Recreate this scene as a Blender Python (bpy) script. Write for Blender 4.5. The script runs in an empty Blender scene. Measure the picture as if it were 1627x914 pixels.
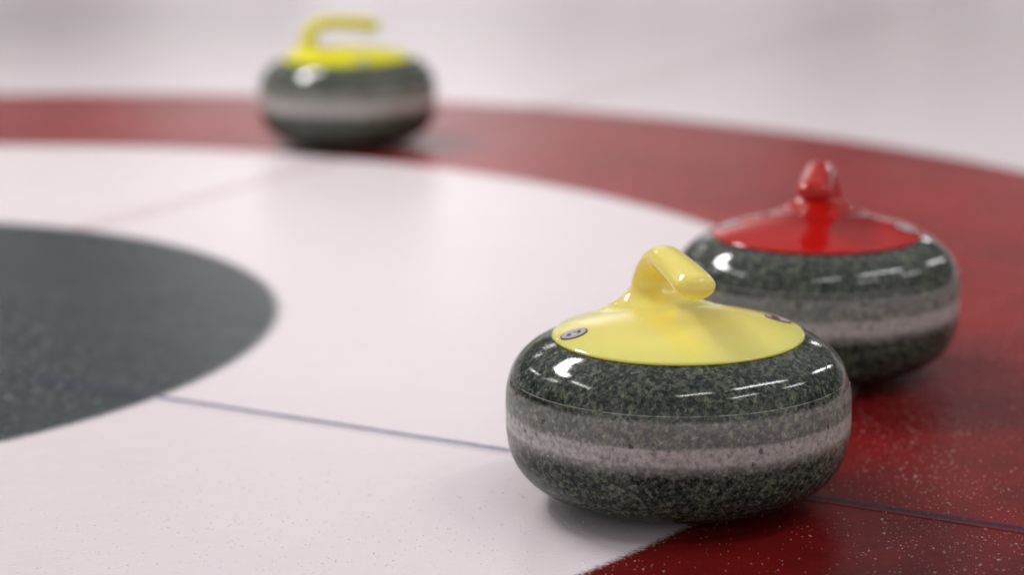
import bpy, bmesh, math, random
from mathutils import Vector, Matrix
sc = bpy.context.scene
C = sc.collection
random.seed(4)
PI = math.pi

# ------------------------------------------------------------------ helpers
def obj(name, bm, mat, parent=None, smooth=True):
    bmesh.ops.recalc_face_normals(bm, faces=bm.faces)
    me = bpy.data.meshes.new(name)
    bm.to_mesh(me); bm.free()
    if smooth:
        for p in me.polygons: p.use_smooth = True
    me.materials.append(mat)
    o = bpy.data.objects.new(name, me); C.objects.link(o)
    if parent: o.parent = parent
    return o

class NT:
    """small node-building helper"""
    def __init__(self, tree): self.t = tree; self.n = tree.nodes; self.l = tree.links
    def put(self, sock, v):
        if isinstance(v, bpy.types.NodeSocket): self.l.new(v, sock)
        elif v is not None: sock.default_value = v
    def math(self, op, a, b=None, c=None, clamp=False):
        n = self.n.new('ShaderNodeMath'); n.operation = op; n.use_clamp = clamp
        for i, v in enumerate((a, b, c)): self.put(n.inputs[i], v)
        return n.outputs[0]
    def vmath(self, op, a, b=None):
        n = self.n.new('ShaderNodeVectorMath'); n.operation = op
        self.put(n.inputs[0], a); self.put(n.inputs[1], b)
        return n.outputs['Value'] if op in ('LENGTH', 'DOT_PRODUCT', 'DISTANCE') else n.outputs[0]
    def step(self, v, lo, hi):           # smooth 0..1
        n = self.n.new('ShaderNodeMapRange'); n.interpolation_type = 'SMOOTHSTEP'
        self.put(n.inputs[0], v); self.put(n.inputs[1], lo); self.put(n.inputs[2], hi)
        return n.outputs[0]
    def mix(self, f, a, b, mode='MIX'):
        n = self.n.new('ShaderNodeMix'); n.data_type = 'RGBA'; n.blend_type = mode
        self.put(n.inputs[0], f); self.put(n.inputs[6], a); self.put(n.inputs[7], b)
        return n.outputs[2]
    def noise(self, vec, scale, detail=2, rough=.5, out=0):
        n = self.n.new('ShaderNodeTexNoise'); self.put(n.inputs['Vector'], vec)
        n.inputs['Scale'].default_value = scale; n.inputs['Detail'].default_value = detail; n.inputs['Roughness'].default_value = rough
        return n.outputs[out]
    def voro(self, vec, scale, feature='F1', out='Distance', rnd=1.0):
        n = self.n.new('ShaderNodeTexVoronoi'); n.feature = feature; self.put(n.inputs['Vector'], vec)
        n.inputs['Scale'].default_value = scale; n.inputs['Randomness'].default_value = rnd
        return n.outputs[out]
    def ramp(self, f, stops, interp='LINEAR'):
        n = self.n.new('ShaderNodeValToRGB'); self.put(n.inputs[0], f); r = n.color_ramp; r.interpolation = interp
        while len(r.elements) < len(stops): r.elements.new(.5)
        for e, (p, c) in zip(r.elements, stops): e.position = p; e.color = (*c, 1) if len(c) == 3 else c
        return n.outputs[0]
    def sep(self, v):
        n = self.n.new('ShaderNodeSeparateXYZ'); self.put(n.inputs[0], v); return n.outputs
    def bump(self, h, dist, strength=1, normal=None):
        n = self.n.new('ShaderNodeBump'); n.inputs['Strength'].default_value = strength; n.inputs['Distance'].default_value = dist
        self.put(n.inputs['Height'], h); self.put(n.inputs['Normal'], normal)
        return n.outputs[0]

def new_mat(name):
    m = bpy.data.materials.new(name); m.use_nodes = True
    return m, NT(m.node_tree), m.node_tree.nodes['Principled BSDF']

# ------------------------------------------------------------------ layout (metres)
CAM_H, PITCH, ROLL, F_PX = .58335, .21941, -.01168, 3753.17
HOUSE = (-.86543, 2.46346)
LINE_A = -.52423
R_BUTTON, R_IN, R_OUT = .612, 1.226, 1.826
STONES = [(.13194, 1.83086), (.2940, 2.2340), (-.2530, 3.6700)]
BODY_R, Z_EQ, N_LO, B_UP, N_UP = .13826, .07432, 3.12, .06951, 3.02
PL_R, PL_Z = .10074, .1349

# ------------------------------------------------------------------ ice
def ice_material(drops=False):
    m, N, b = new_mat('frozen_droplets' if drops else 'pebbled_ice')
    pos = N.n.new('ShaderNodeNewGeometry').outputs['Position']
    rel = N.vmath('SUBTRACT', pos, (HOUSE[0], HOUSE[1], 0))
    r = N.vmath('LENGTH', rel)
    wob = N.noise(pos, 260, 3, .6)
    rw = N.math('ADD', r, N.math('MULTIPLY', N.math('SUBTRACT', wob, .5), .016))
    white = N.mix(N.noise(pos, 3.0, 3, .6), (.80, .72, .75, 1), (.85, .78, .80, 1))
    patchy_lit = N.math('ADD', N.math('MULTIPLY', N.step(N.noise(N.vmath('ADD', pos, (3.6, 1.2, 0)), 4.2, 6, .7), .3, .7), .45), N.math('MULTIPLY', N.step(N.sep(pos)[1], 1.6, 3.1), .55))   # patchy paint; brighter light on the far half put into the red
    redc = N.mix(patchy_lit, RED_A, RED_B)
    dark = N.mix(N.step(N.noise(pos, 55, 6, .78), .36, .68), (.001, .007, .009, 1), (.012, .038, .039, 1))
    dark = N.mix(N.math('MULTIPLY', N.step(N.noise(pos, 170, 3, .7), .48, .72), .55), dark, (.075, .10, .10, 1))
    def edge(R, w): return N.step(rw, R - w, R + w)
    c = N.mix(edge(R_BUTTON, .010), dark, white)
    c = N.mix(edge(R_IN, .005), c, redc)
    c = N.mix(edge(R_OUT, .005), c, white)
    # string lines frozen into the ice
    fib = N.noise(pos, 420, 4, .7)
    t = (math.cos(LINE_A), math.sin(LINE_A), 0); n_ = (-t[1], t[0], 0)
    dl = N.math('ABSOLUTE', N.vmath('DOT_PRODUCT', rel, n_))
    dl = N.math('ADD', dl, N.math('MULTIPLY', N.math('SUBTRACT', fib, .5), .0120))
    ln = N.math('SUBTRACT', 1, N.step(dl, .0028, .0056))
    on_dark = N.math('SUBTRACT', 1, edge(R_BUTTON, .005))
    c = N.mix(N.math('MULTIPLY', ln, N.math('SUBTRACT', .86, N.math('MULTIPLY', on_dark, .56))), c, N.mix(edge(R_IN, .005), (.016, .030, .17, 1), (.010, .014, .036, 1)))
    dp = N.math('ABSOLUTE', N.vmath('DOT_PRODUCT', rel, t))
    ln2 = N.math('SUBTRACT', 1, N.step(dp, .005, .009))
    c = N.mix(N.math('MULTIPLY', N.math('MULTIPLY', ln2, edge(R_BUTTON, .005)), .36), c, (.60, .16, .17, 1))
    if drops: c = N.mix(N.math('MULTIPLY', N.step(N.noise(pos, 400, 1), .3, .75), .36), c, (.96, .86, .86, 1))  # glints painted in: drops whitened beyond the ice colour below
    N.put(b.inputs['Base Color'], c)
    b.inputs['Roughness'].default_value = .9
    b.inputs['Specular IOR Level'].default_value = 0
    # the paint lies flat under the ice; only the clear pebbled surface above it is bumpy
    b.inputs['Coat Weight'].default_value = 1
    b.inputs['Coat IOR'].default_value = 1.31
    if drops:
        b.inputs['Coat Roughness'].default_value = .06
        return m
    frost = N.noise(pos, 7, 4, .65)
    N.put(b.inputs['Coat Roughness'], N.math('ADD', .035, N.math('MULTIPLY', N.step(frost, .3, .7), .09)))
    v1 = N.math('SUBTRACT', 1, N.step(N.voro(pos, 150), .0, .42))
    hgt = N.step(N.sep(N.voro(pos, 150, out='Color'))[0], .35, 1)
    v1 = N.math('MULTIPLY', v1, N.math('ADD', .10, hgt))
    v2 = N.noise(pos, 420, 3, .7)
    big = N.noise(pos, 22, 3, .6)
    h = N.math('ADD', N.math('MULTIPLY', v1, .35), N.math('MULTIPLY', v2, .42))
    h = N.math('ADD', h, N.math('MULTIPLY', big, .9))
    N.put(b.inputs['Coat Normal'], N.bump(h, .0010, .75))
    return m
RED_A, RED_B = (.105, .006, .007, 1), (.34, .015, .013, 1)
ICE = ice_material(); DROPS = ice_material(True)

def annulus(name, r0, r1, seg=256):
    bm = bmesh.new(); rings = []
    for r in ([r0] if r0 else []) + [r1]:
        rings.append([bm.verts.new((HOUSE[0] + r * math.cos(2*PI*i/seg), HOUSE[1] + r * math.sin(2*PI*i/seg), 0)) for i in range(seg)])
    if r0:
        for i in range(seg):
            j = (i+1) % seg; bm.faces.new((rings[0][i], rings[0][j], rings[1][j], rings[1][i]))
    else: bm.faces.new(rings[0])
    for f in bm.faces:
        f.normal_update()
        if f.normal.z < 0: f.normal_flip()
    me = bpy.data.meshes.new(name); bm.to_mesh(me); bm.free(); me.materials.append(ICE)
    o = bpy.data.objects.new(name, me); C.objects.link(o); o['kind'] = 'structure'
    return o
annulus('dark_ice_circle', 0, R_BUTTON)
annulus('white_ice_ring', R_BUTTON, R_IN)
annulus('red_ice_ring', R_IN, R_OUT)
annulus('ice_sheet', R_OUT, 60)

def strip(name, ang, s0, s1, w, z):
    t = Vector((math.cos(ang), math.sin(ang), 0)); n = Vector((-t.y, t.x, 0)); c = Vector((*HOUSE, z))
    bm = bmesh.new()
    bm.faces.new([bm.verts.new(c + t*a + n*b) for a, b in ((s0, -w), (s1, -w), (s1, w), (s0, w))])
    o = obj(name, bm, ICE, smooth=False); o['kind'] = 'structure'
strip('tee_line', LINE_A, -2.6, 4.0, .010, .0004)
strip('centre_line', LINE_A + PI/2, R_BUTTON, 12., .010, .0008)

# the pebble: droplets sprayed on the sheet and frozen, too many to count
def pebble():
    from mathutils import noise as mn
    V, F = [], []
    rings = [(.55, .80, 6), (1.0, 0, 8)]
    for _ in range(80000):
        y = 1.28 + 1.9*random.random()**1.6; hw = .26*y + .02
        x = random.uniform(-hw, hw)
        d = mn.noise(Vector((x*3.1, y*3.1, 5.2)))*.8 + mn.noise(Vector((x*11, y*11, 1.7)))*.5
        k = min(max((x/y - .135)/.05, 0), 1)     # denser on the right, where pale drops stand in for glints
        rr = math.hypot(x - HOUSE[0], y - HOUSE[1])
        if R_BUTTON < rr < R_IN and random.random() > .25: continue
        if random.random() > .20 + .60*k + d*(.35 + .65*k): continue
        r = random.uniform(.00035, .0007) + .0012*random.random()**7; h = r*random.uniform(.10, .26)
        st = random.uniform(.8, 1.5); a0 = random.uniform(0, PI); b = len(V)
        V.append((x, y, .0003 + h))
        for k, hh, n in rings:
            for i in range(n):
                t = 2*PI*i/n
                px, py = r*k*st*math.cos(t), r*k*math.sin(t)
                V.append((x + px*math.cos(a0) - py*math.sin(a0), y + px*math.sin(a0) + py*math.cos(a0), .0003 + h*hh - (.0006 if hh == 0 else 0)))
        for i in range(6): F.append((b, b+1+i, b+1+(i+1) % 6))
        q = b+7
        i = j = 0
        while i < 6 or j < 8:                # stitch six to eight
            if j >= 8 or (i < 6 and (i+1)/6 <= (j+1)/8): F.append((b+1+i % 6, q+j % 8, b+1+(i+1) % 6)); i += 1
            else: F.append((b+1+i % 6, q+j % 8, q+(j+1) % 8)); j += 1
    me = bpy.data.meshes.new('ice_pebble'); me.from_pydata(V, [], F); me.update()
    for p in me.polygons: p.use_smooth = True
    me.materials.append(DROPS)
    o = bpy.data.objects.new('ice_pebble', me); C.objects.link(o)
    o['kind'] = 'stuff'; o['label'] = 'tiny frozen droplets pebbling the surface of the ice'; o['category'] = 'ice pebble'
pebble()

# ------------------------------------------------------------------ materials of the stones
def granite_material():
    m, N, b = new_mat('speckled_granite')
    tc = N.n.new('ShaderNodeTexCoord').outputs['Object']
    rnd = N.n.new('ShaderNodeObjectInfo').outputs['Random']
    comb = N.n.new('ShaderNodeCombineXYZ'); N.put(comb.inputs[0], N.math('MULTIPLY', rnd, 7.3)); N.put(comb.inputs[1], N.math('MULTIPLY', rnd, 3.1))
    p = N.vmath('ADD', tc, comb.outputs[0])
    z = N.sep(tc)[2]
    warp = N.vmath('ADD', p, N.vmath('SCALE', N.noise(p, 300, 2, .5, out=1)))
    warp.node.inputs[1].links[0].from_node.inputs['Scale'].default_value = .006
    a = N.noise(warp, 225, 7, .76)
    g = N.ramp(a, [(.38, (.005, .008, .009)), (.45, (.024, .034, .032)), (.52, (.074, .090, .076)), (.58, (.135, .153, .112)), (.66, (.27, .28, .19))])
    cell = N.voro(warp, 300, out='Color')
    g = N.mix(N.math('MULTIPLY', N.step(N.sep(cell)[0], .60, .90), .7), g, (.012, .019, .022, 1))
    g = N.mix(N.math('MULTIPLY', N.step(N.sep(cell)[1], .84, .97), .35), g, (.22, .23, .16, 1))
    spot = N.voro(warp, 95)
    pick = N.sep(N.voro(warp, 95, out='Color'))[0]
    spot = N.math('MULTIPLY', N.math('SUBTRACT', 1, N.step(spot, .10, .30)), N.step(pick, .70, .78))
    g = N.mix(N.math('MULTIPLY', spot, .85), g, (.007, .011, .013, 1))
    large = N.noise(p, 30, 3, .6)
    g = N.mix(1, g, N.ramp(large, [(.3, (.72, .74, .72)), (.7, (1.2, 1.2, 1.1))]), 'MULTIPLY')
    # frosted striking band
    wz = N.math('ADD', z, N.math('MULTIPLY', N.math('SUBTRACT', N.noise(p, 22, 2), .5), .003))
    up = N.math('SUBTRACT', 1, N.step(wz, .0965, .1005))
    dn = N.step(wz, .0545, .0625)
    band = N.math('MULTIPLY', up, dn)
    light = N.math('MULTIPLY', N.step(wz, .0615, .0665), N.math('SUBTRACT', 1, N.step(wz, .0765, .0805)))  # pale stripe, partly the ice's reflection put into the band's colour
    fr = N.mix(.34, N.mix(1, g, (2.3, 2.1, 2.2, 1), 'MULTIPLY'), (.34, .325, .315, 1))
    pk = N.mix(N.noise(p, 48, 3, .7), (.46, .46, .45, 1), (.70, .64, .61, 1))
    fr = N.mix(N.math('MULTIPLY', light, N.step(N.noise(p, 210, 4, .75), .25, .70)), fr, pk)
    fr = N.mix(N.math('MULTIPLY', spot, .7), fr, (.012, .017, .02, 1))
    c = N.mix(band, g, fr)
    groove = N.math('MULTIPLY', N.step(z, .1030, .1033), N.math('SUBTRACT', 1, N.step(z, .1036, .1040)))
    groove = N.math('MULTIPLY', groove, N.step(N.noise(p, 35, 3, .7), .33, .5))
    c = N.mix(N.math('MULTIPLY', groove, .75), c, (.40, .40, .33, 1))
    # darker towards the base
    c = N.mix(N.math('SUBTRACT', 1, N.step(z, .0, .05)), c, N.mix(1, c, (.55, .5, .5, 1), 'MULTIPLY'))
    N.put(b.inputs['Base Color'], c)
    N.put(b.inputs['Roughness'], N.math('ADD', N.math('ADD', .045, N.math('MULTIPLY', N.math('SUBTRACT', 1, N.step(z, .045, .062)), .22)), N.math('MULTIPLY', band, .33)))
    b.inputs['IOR'].default_value = 1.5
    N.put(b.inputs['Specular IOR Level'], N.math('ADD', .12, N.math('MULTIPLY', N.step(z, .045, .066), .38)))
    N.put(b.inputs['Normal'], N.bump(a, .0004, .10))
    return m
GRANITE = granite_material()

def plastic(name, col, col2, rough=.13, sss=.0, dirt=.25):
    m, N, b = new_mat(name)
    tc = N.n.new('ShaderNodeTexCoord').outputs['Object']
    c = N.mix(N.noise(tc, 26, 4, .6), (*col, 1), (*col2, 1))
    sp = N.step(N.noise(tc, 520, 2, .6), .70, .78)
    c = N.mix(N.math('MULTIPLY', sp, dirt), c, (col[0]*.45, col[1]*.42, col[2]*.4, 1))
    N.put(b.inputs['Base Color'], c)
    N.put(b.inputs['Roughness'], N.math('ADD', rough*.6, N.math('MULTIPLY', N.noise(tc, 60, 4, .7), rough*.8)))
    b.inputs['IOR'].default_value = 1.5
    if sss:
        b.inputs['Subsurface Weight'].default_value = sss
        b.inputs['Subsurface Radius'].default_value = (1.0, .55, .08)
        b.inputs['Subsurface Scale'].default_value = .015
    N.put(b.inputs['Normal'], N.bump(N.noise(tc, 40, 2, .5), .0008, .12))
    return m
YELLOW = plastic('pale_yellow_plastic', (.94, .80, .19), (.95, .82, .22), .10, .5)
LEMON = plastic('lemon_yellow_plastic', (.60, .56, .002), (.66, .61, .004), .4, .2)
LEMON.node_tree.nodes['Principled BSDF'].inputs['Specular IOR Level'].default_value = .14
RED = plastic('red_plastic', (.43, .008, .006), (.48, .011, .008), .10, .0)
RED.node_tree.nodes['Principled BSDF'].inputs['Specular IOR Level'].default_value = .36
def flat(name, col, rough=.4, metal=0):
    m, N, b = new_mat(name)
    tc = N.n.new('ShaderNodeTexCoord').outputs['Object']
    k = N.noise(tc, 300, 3, .6)
    N.put(b.inputs['Base Color'], N.mix(k, (*[v*.85 for v in col], 1), (*[min(1, v*1.12) for v in col], 1)))
    b.inputs['Roughness'].default_value = rough; b.inputs['Metallic'].default_value = metal
    return m
LILAC = flat('badge_lilac_grey', (.46, .42, .47), .3)
RIM = flat('badge_dark_rim', (.05, .052, .06), .3)
INK = flat('badge_dark_ink', (.018, .03, .03), .4)
PALE = flat('badge_white_ink', (.80, .78, .80), .35)
MAROON = flat('badge_maroon', (.075, .022, .018), .35)
STEEL = flat('screw_steel', (.10, .095, .10), .35, .6)

# ------------------------------------------------------------------ stone geometry
def lathe(pts, seg=128):
    bm = bmesh.new(); rows = []
    for r, z in pts:
        if r < 1e-6: rows.append([bm.verts.new((0, 0, z))])
        else: rows.append([bm.verts.new((r*math.cos(2*PI*i/seg), r*math.sin(2*PI*i/seg), z)) for i in range(seg)])
    for a, b in zip(rows, rows[1:]):
        for i in range(seg):
            j = (i+1) % seg
            if len(a) == 1: bm.faces.new((a[0], b[j], b[i]))
            elif len(b) == 1: bm.faces.new((a[i], a[j], b[0]))
            else: bm.faces.new((a[i], a[j], b[j], b[i]))
    return bm

def body_bm():
    pts = [(0, .0042), (.030, .0042), (.052, .0038), (.058, .0016), (.061, .0001)]
    K = 56
    for i in range(K+1):
        t = PI/2*i/K
        r = BODY_R*math.sin(t)**(2/N_LO); z = Z_EQ - Z_EQ*max(math.cos(t), 0)**(2/N_LO)
        z -= .0021*(1 - z/Z_EQ)
        if r > .0665: pts.append((r, max(z, .0003)))
    for i in range(1, K+1):
        t = PI/2*(1 - i/K)
        r = BODY_R*math.sin(t)**(2/N_UP); z = Z_EQ + B_UP*math.cos(t)**(2/N_UP)
        if r > .070: pts.append((r, z))
    pts.append((.070, .1385)); pts.append((0, .1385))
    # keep the top under the plate
    pts = [(r, min(z, .1335) if r < PL_R - .004 else z) for r, z in pts]
    return lathe(pts, 160)

def dome(r):
    x = min(r/(PL_R - .003), 1)
    return PL_Z + .0020 + .0150*(1 - x**2.2)

def plate_bm():
    pts = [(0, .1338), (PL_R-.006, .1338), (PL_R-.0022, .1334), (PL_R-.0005, .1340), (PL_R, .1350), (PL_R-.0006, .1359), (PL_R-.0018, .1366)]
    for i in range(0, 30):
        r = (PL_R-.003)*(1 - i/29)
        pts.append((r, dome(r)))
    return lathe(pts, 160)

NU = -.061                                   # where the neck stands along the handle
def handle_bm(seg=56):
    bm = bmesh.new(); rows = []
    zc = dome(abs(NU)); hf = .0190
    a0, b0 = .0110, .0200                    # neck half thickness (along handle) and half width
    K = 18
    for k in range(K+1):
        ph = PI/2*k/K
        s = 1 - math.sin(ph); h = hf*(1 - math.cos(ph)); w = math.sin(ph)**2
        row = []
        for i in range(seg):
            th = 2*PI*i/seg; cu, sv = math.cos(th), math.sin(th)
            ef = .036 + (-.012 if cu < 0 else .004)*abs(cu)**2
            u = NU + cu*(a0 + ef*s); v = sv*(b0 + (ef+.003)*s)
            zd = dome(math.hypot(u, v)) - .00025
            row.append(bm.verts.new((u, v, zd*(1-w) + zc*w + h)))
        rows.append(row)
    path = []
    for k in range(25):                      # the bend, a quarter ellipse
        t = PI/2*k/24
        path.append(Vector((NU + .030*(1 - math.cos(t)), zc+hf + (.1899-zc-hf)*math.sin(t))))
    for k in range(1, 21):                   # the grip, drooping slightly
        t = k/20
        path.append(Vector((NU + .030 + .0725*t, .1899 - .0071*t**1.5)))
    n = len(path); tot = [0]
    for a, b in zip(path, path[1:]): tot.append(tot[-1] + (b-a).length)
    L = tot[-1]
    def sect(f):                             # half thickness, half width
        if f < .30:
            k = f/.30; k2 = k*k*(3-2*k)
            return .0110 + (.0100-.0110)*k2, .0200 + (.0135-.0200)*(1-(1-k)**1.5)
        k = (f-.30)/.70; k2 = k*k*(3-2*k)
        return .0100 + .0008*k2, .0135 + .0030*k2
    def ring(c, T, ht, hw):
        Nn = Vector((-T.y, T.x))             # in-plane normal (u, z)
        row = []
        for i in range(seg):
            th = 2*PI*i/seg
            q = c - Nn*(-ht*math.cos(th))*-1
            row.append(bm.verts.new((q.x, hw*math.sin(th), q.y)))
        rows.append(row)
    for i in range(1, n):
        T = (path[min(i+1, n-1)] - path[i-1]).normalized()
        ht, hw = sect(tot[i]/L)
        ring(path[i], T, ht, hw)
    T = (path[-1]-path[-3]).normalized(); ht, hw = sect(1)
    for k in range(1, 11):                   # rounded end
        ph = PI/2*k/10.4
        ring(path[-1] + T*.0135*math.sin(ph), T, ht*math.cos(ph), hw*math.cos(ph))
    for a, b in zip(rows, rows[1:]):
        for i in range(seg):
            j = (i+1) % seg; bm.faces.new((a[i], a[j], b[j], b[i]))
    bm.faces.new(rows[-1])
    return bm

def on_dome(pu, pv, lift):
    r = math.hypot(pu, pv); e = 1e-4
    sl = (dome(r+e) - dome(r-e))/(2*e)
    n = Vector((-sl*pu/r, -sl*pv/r, 1)).normalized()
    return Vector((pu, pv, dome(r))) + n*lift, n

def decal(name, cu, cv, outline, lift, thick, mat, parent, ang=0):
    """thin raised piece lying on the domed plate"""
    bm = bmesh.new(); top = []; bot = []
    for x, y in outline:
        px = cu + x*math.cos(ang) - y*math.sin(ang); py = cv + x*math.sin(ang) + y*math.cos(ang)
        q, n = on_dome(px, py, lift); top.append(bm.verts.new(q))
        q, n = on_dome(px, py, lift - thick); bot.append(bm.verts.new(q))
    bm.faces.new(top); bm.faces.new(bot[::-1])
    k = len(top)
    for i in range(k): bm.faces.new((top[i], bot[i], bot[(i+1) % k], top[(i+1) % k]))
    return obj(name, bm, mat, parent, smooth=False)
def circ(r, n=40): return [(r*math.cos(2*PI*i/n), r*math.sin(2*PI*i/n)) for i in range(n)]

def make_stone(loc, rz, mat, label):
    root = bpy.data.objects.new('curling_stone', None); C.objects.link(root)
    root.location = (*loc, .001); root.rotation_euler.z = rz
    root['label'] = label; root['category'] = 'curling stone'; root['group'] = 'curling stones on the ice'
    obj('granite_body', body_bm(), GRANITE, root)
    obj('handle_plate', plate_bm(), mat, root)
    obj('handle', handle_bm(), mat, root)
    return root

def badge(root, pu, pv, face, ang, marks=()):
    b = decal('badge', pu, pv, circ(.0108), .0005, .0009, RIM, root)
    decal('badge_face', pu, pv, circ(.0096), .0008, .0009, face, b)
    for poly, m in marks: decal('emblem', pu, pv, poly, .0010, .0008, m, b, ang)
    return b

A1, A2, A3 = math.radians(-76), math.radians(-101), math.radians(20)
s1 = make_stone(STONES[0], A1, YELLOW, 'sharp pale yellow-handled curling stone in front, standing across the edge of the red ring')
s2 = make_stone(STONES[1], A2, RED, 'curling stone with the red handle, standing on the red ring behind the front stone')
s3 = make_stone(STONES[2], A3, LEMON, 'small blurred lemon yellow-handled curling stone far back on the red ring')

wedge = [((-.0062, -.0022), (-.0028, -.0030), (-.0022, .0010), (-.0040, .0022)), ((.0022, -.0018), (.0052, -.0026), (.0058, .0020), (.0034, .0030)), ((-.0006, .0004), (.0018, .0000), (.0020, .0016), (-.0002, .0022))]
bar = ((-.0016, -.0030), (.0016, -.0034), (.0020, -.0012), (-.0012, -.0008))
marks = [(w, INK) for w in wedge] + [(bar, PALE)]
badge(s1, 0, -.0860, LILAC, -A1 + .1, marks)
b2 = badge(s1, 0, .0845, LILAC, 0, [([(.0002 if False else -.0085, -.0035), (.0060, -.0070), (.0085, -.0010), (-.0050, .0010)], MAROON)])
badge(s2, 0, -.0850, LILAC, -A2, marks)
badge(s2, 0, .0850, LILAC, -A2, marks)
badge(s3, 0, -.0860, LILAC, -A3, marks)
badge(s3, 0, .0860, LILAC, -A3, marks)
for v in (-.050, .051):
    decal('screw', -.022, v, circ(.0042, 24), .0006, .0010, STEEL, s2)

# ------------------------------------------------------------------ lamps: the hall's ceiling tubes
def tube(a, b, width, L, col=(1, .965, .97)):
    a, b = Vector(a), Vector(b); d = b - a
    ld = bpy.data.lights.new('ceiling_tube', 'AREA'); ld.shape = 'RECTANGLE'
    ld.size = d.length; ld.size_y = width; ld.color = col
    ld.energy = L*PI*d.length*width
    o = bpy.data.objects.new('ceiling_tube', ld); C.objects.link(o)
    x = d.normalized(); zax = Vector((0, 0, 1)); y = zax.cross(x).normalized(); zax = x.cross(y)
    M = Matrix((x, y, zax)).transposed().to_4x4(); M.translation = (a+b)/2
    o.matrix_world = M
    return o
H = 5.0
TL = 30; LAMP = 1.5
for a, b, w in [((-.02, -.22), (1.39, .52), .11), ((2.27, 1.2), (4.5, 3.55), .16), ((2.68, -.72), (3.99, .6), .10), ((5.54, 2.3), (7.05, 4.4), .12),
                ((6.95, 7.35), (9.3, 11.8), .2), ((10.6, 14.2), (12.5, 18.), .25), ((-4.23, 3.9), (-3.88, 2.1), .14), ((-6.03, 6.0), (-5.95, 4.8), .12),
                ((-8.5, 13.6), (-7.4, 8.8), .12), ((-6.9, 7.0), (-6.5, 5.3), .06), ((-4.0, 15.8), (-2.8, 14.8), .16),
                ((-5.9, 14.9), (-4.4, 13.8), .12), ((7.9, 24), (11.5, 33), .2)]:
    tube((*a, H), (*b, H), w, TL)
# the floodlights up on the left, turned towards the middle of the house
aim = Vector((.30, 2.90, 0))
for p, q, wd in [((-1.07, 4.80), (-1.62, 4.50), .20), ((-1.62, 4.50), (-2.09, 4.05), .34), ((-2.11, 4.05), (-2.13, 3.48), .24)]:
    p, q = Vector((*p, 2.75)), Vector((*q, 2.75))
    ld = bpy.data.lights.new('flood_and_fill', 'AREA'); ld.shape = 'ELLIPSE'; ld.size = (q-p).length*1.25; ld.size_y = wd*1.15; ld.color = (1, .965, .965)
    ld.energy = 22*PI*PI/4*ld.size*wd*1.15; ld.spread = math.radians(108)
    o = bpy.data.objects.new('flood_and_fill', ld); C.objects.link(o)
    src = (p+q)/2; x = q-p; zax = (src - aim).normalized(); x = (x - zax*x.dot(zax)).normalized(); y = zax.cross(x)
    M = Matrix((x, y, zax)).transposed().to_4x4(); M.translation = src; o.matrix_world = M

# added fill lamp, never in view, that brightens the far ice
ld = bpy.data.lights.new('flood_and_fill', 'AREA'); ld.shape = 'DISK'; ld.size = 1.0; ld.energy = 95; ld.color = (1, .955, .97); ld.spread = math.radians(110)
o = bpy.data.objects.new('flood_and_fill', ld); C.objects.link(o); o.location = (.3, 8.6, 3.2)

# ------------------------------------------------------------------ world: pale hall around the sheet
w = bpy.data.worlds.new('World'); sc.world = w; w.use_nodes = True
N = NT(w.node_tree); bg = N.n['Background']
d = N.n.new('ShaderNodeTexCoord').outputs['Generated']
x, y, z = N.sep(d)
az = N.math('ARCTAN2', x, y)
el = N.math('ARCSINE', z)
def gauss(v, c, s):
    q = N.math('DIVIDE', N.math('SUBTRACT', v, c), s)
    return N.math('POWER', 2.718, N.math('MULTIPLY', N.math('MULTIPLY', q, q), -1))
side = N.math('MULTIPLY', N.step(az, -.165, -.085), N.math('SUBTRACT', 1, N.step(az, -.07, .11)))
wall = N.math('MULTIPLY', side, gauss(el, .215, .12))
comb = N.n.new('ShaderNodeCombineXYZ'); N.put(comb.inputs[0], az)
streak = N.noise(comb.outputs[0], 17, 2, .55)
wall = N.math('MULTIPLY', wall, N.math('ADD', .25, N.math('MULTIPLY', N.step(streak, .3, .7), 1.3)))
high = N.step(z, .18, .75)
amb = N.math('ADD', .08, N.math('MULTIPLY', high, .38))
amb = N.math('MULTIPLY', amb, N.math('ADD', .80, N.math('MULTIPLY', y, .28)))
back = N.math('MULTIPLY', N.step(N.math('MULTIPLY', y, -1), -.1, .6), N.math('SUBTRACT', 1, high))
amb = N.math('ADD', amb, N.math('MULTIPLY', back, .78))
base = N.math('MULTIPLY', gauss(el, .045, .055), N.math('MULTIPLY', N.step(streak, .32, .62), .55))
base = N.math('MULTIPLY', base, N.step(y, .6, .95))
tot = N.math('ADD', N.math('ADD', amb, base), N.math('MULTIPLY', wall, 1.45))
N.put(bg.inputs['Strength'], tot)
N.put(bg.inputs['Color'], (1, .955, .972, 1))

# ------------------------------------------------------------------ camera
cd = bpy.data.cameras.new('camera'); cam = bpy.data.objects.new('camera', cd); C.objects.link(cam)
cd.sensor_width = 36; cd.lens = F_PX/1627*36
c, s = math.cos(PITCH), math.sin(PITCH)
fw = Vector((0, c, -s)); up = Vector((0, s, c)); rt = Vector((1, 0, 0))
cr, sr = math.cos(ROLL), math.sin(ROLL)
r2 = rt*cr + up*sr; u2 = -rt*sr + up*cr
M = Matrix((r2, u2, -fw)).transposed().to_4x4(); M.translation = (0, 0, CAM_H)
cam.matrix_world = M
cd.clip_start = .05; cd.clip_end = 300
cd.dof.use_dof = True; cd.dof.focus_distance = 1.80; cd.dof.aperture_fstop = cd.lens/1000/.031
sc.camera = cam

sc.view_settings.view_transform = 'Standard'; sc.view_settings.look = 'None'
sc.view_settings.exposure = 0; sc.view_settings.gamma = 1
sc.render.engine = 'CYCLES'
sc.cycles.use_denoising = True
sc.cycles.max_bounces = 8
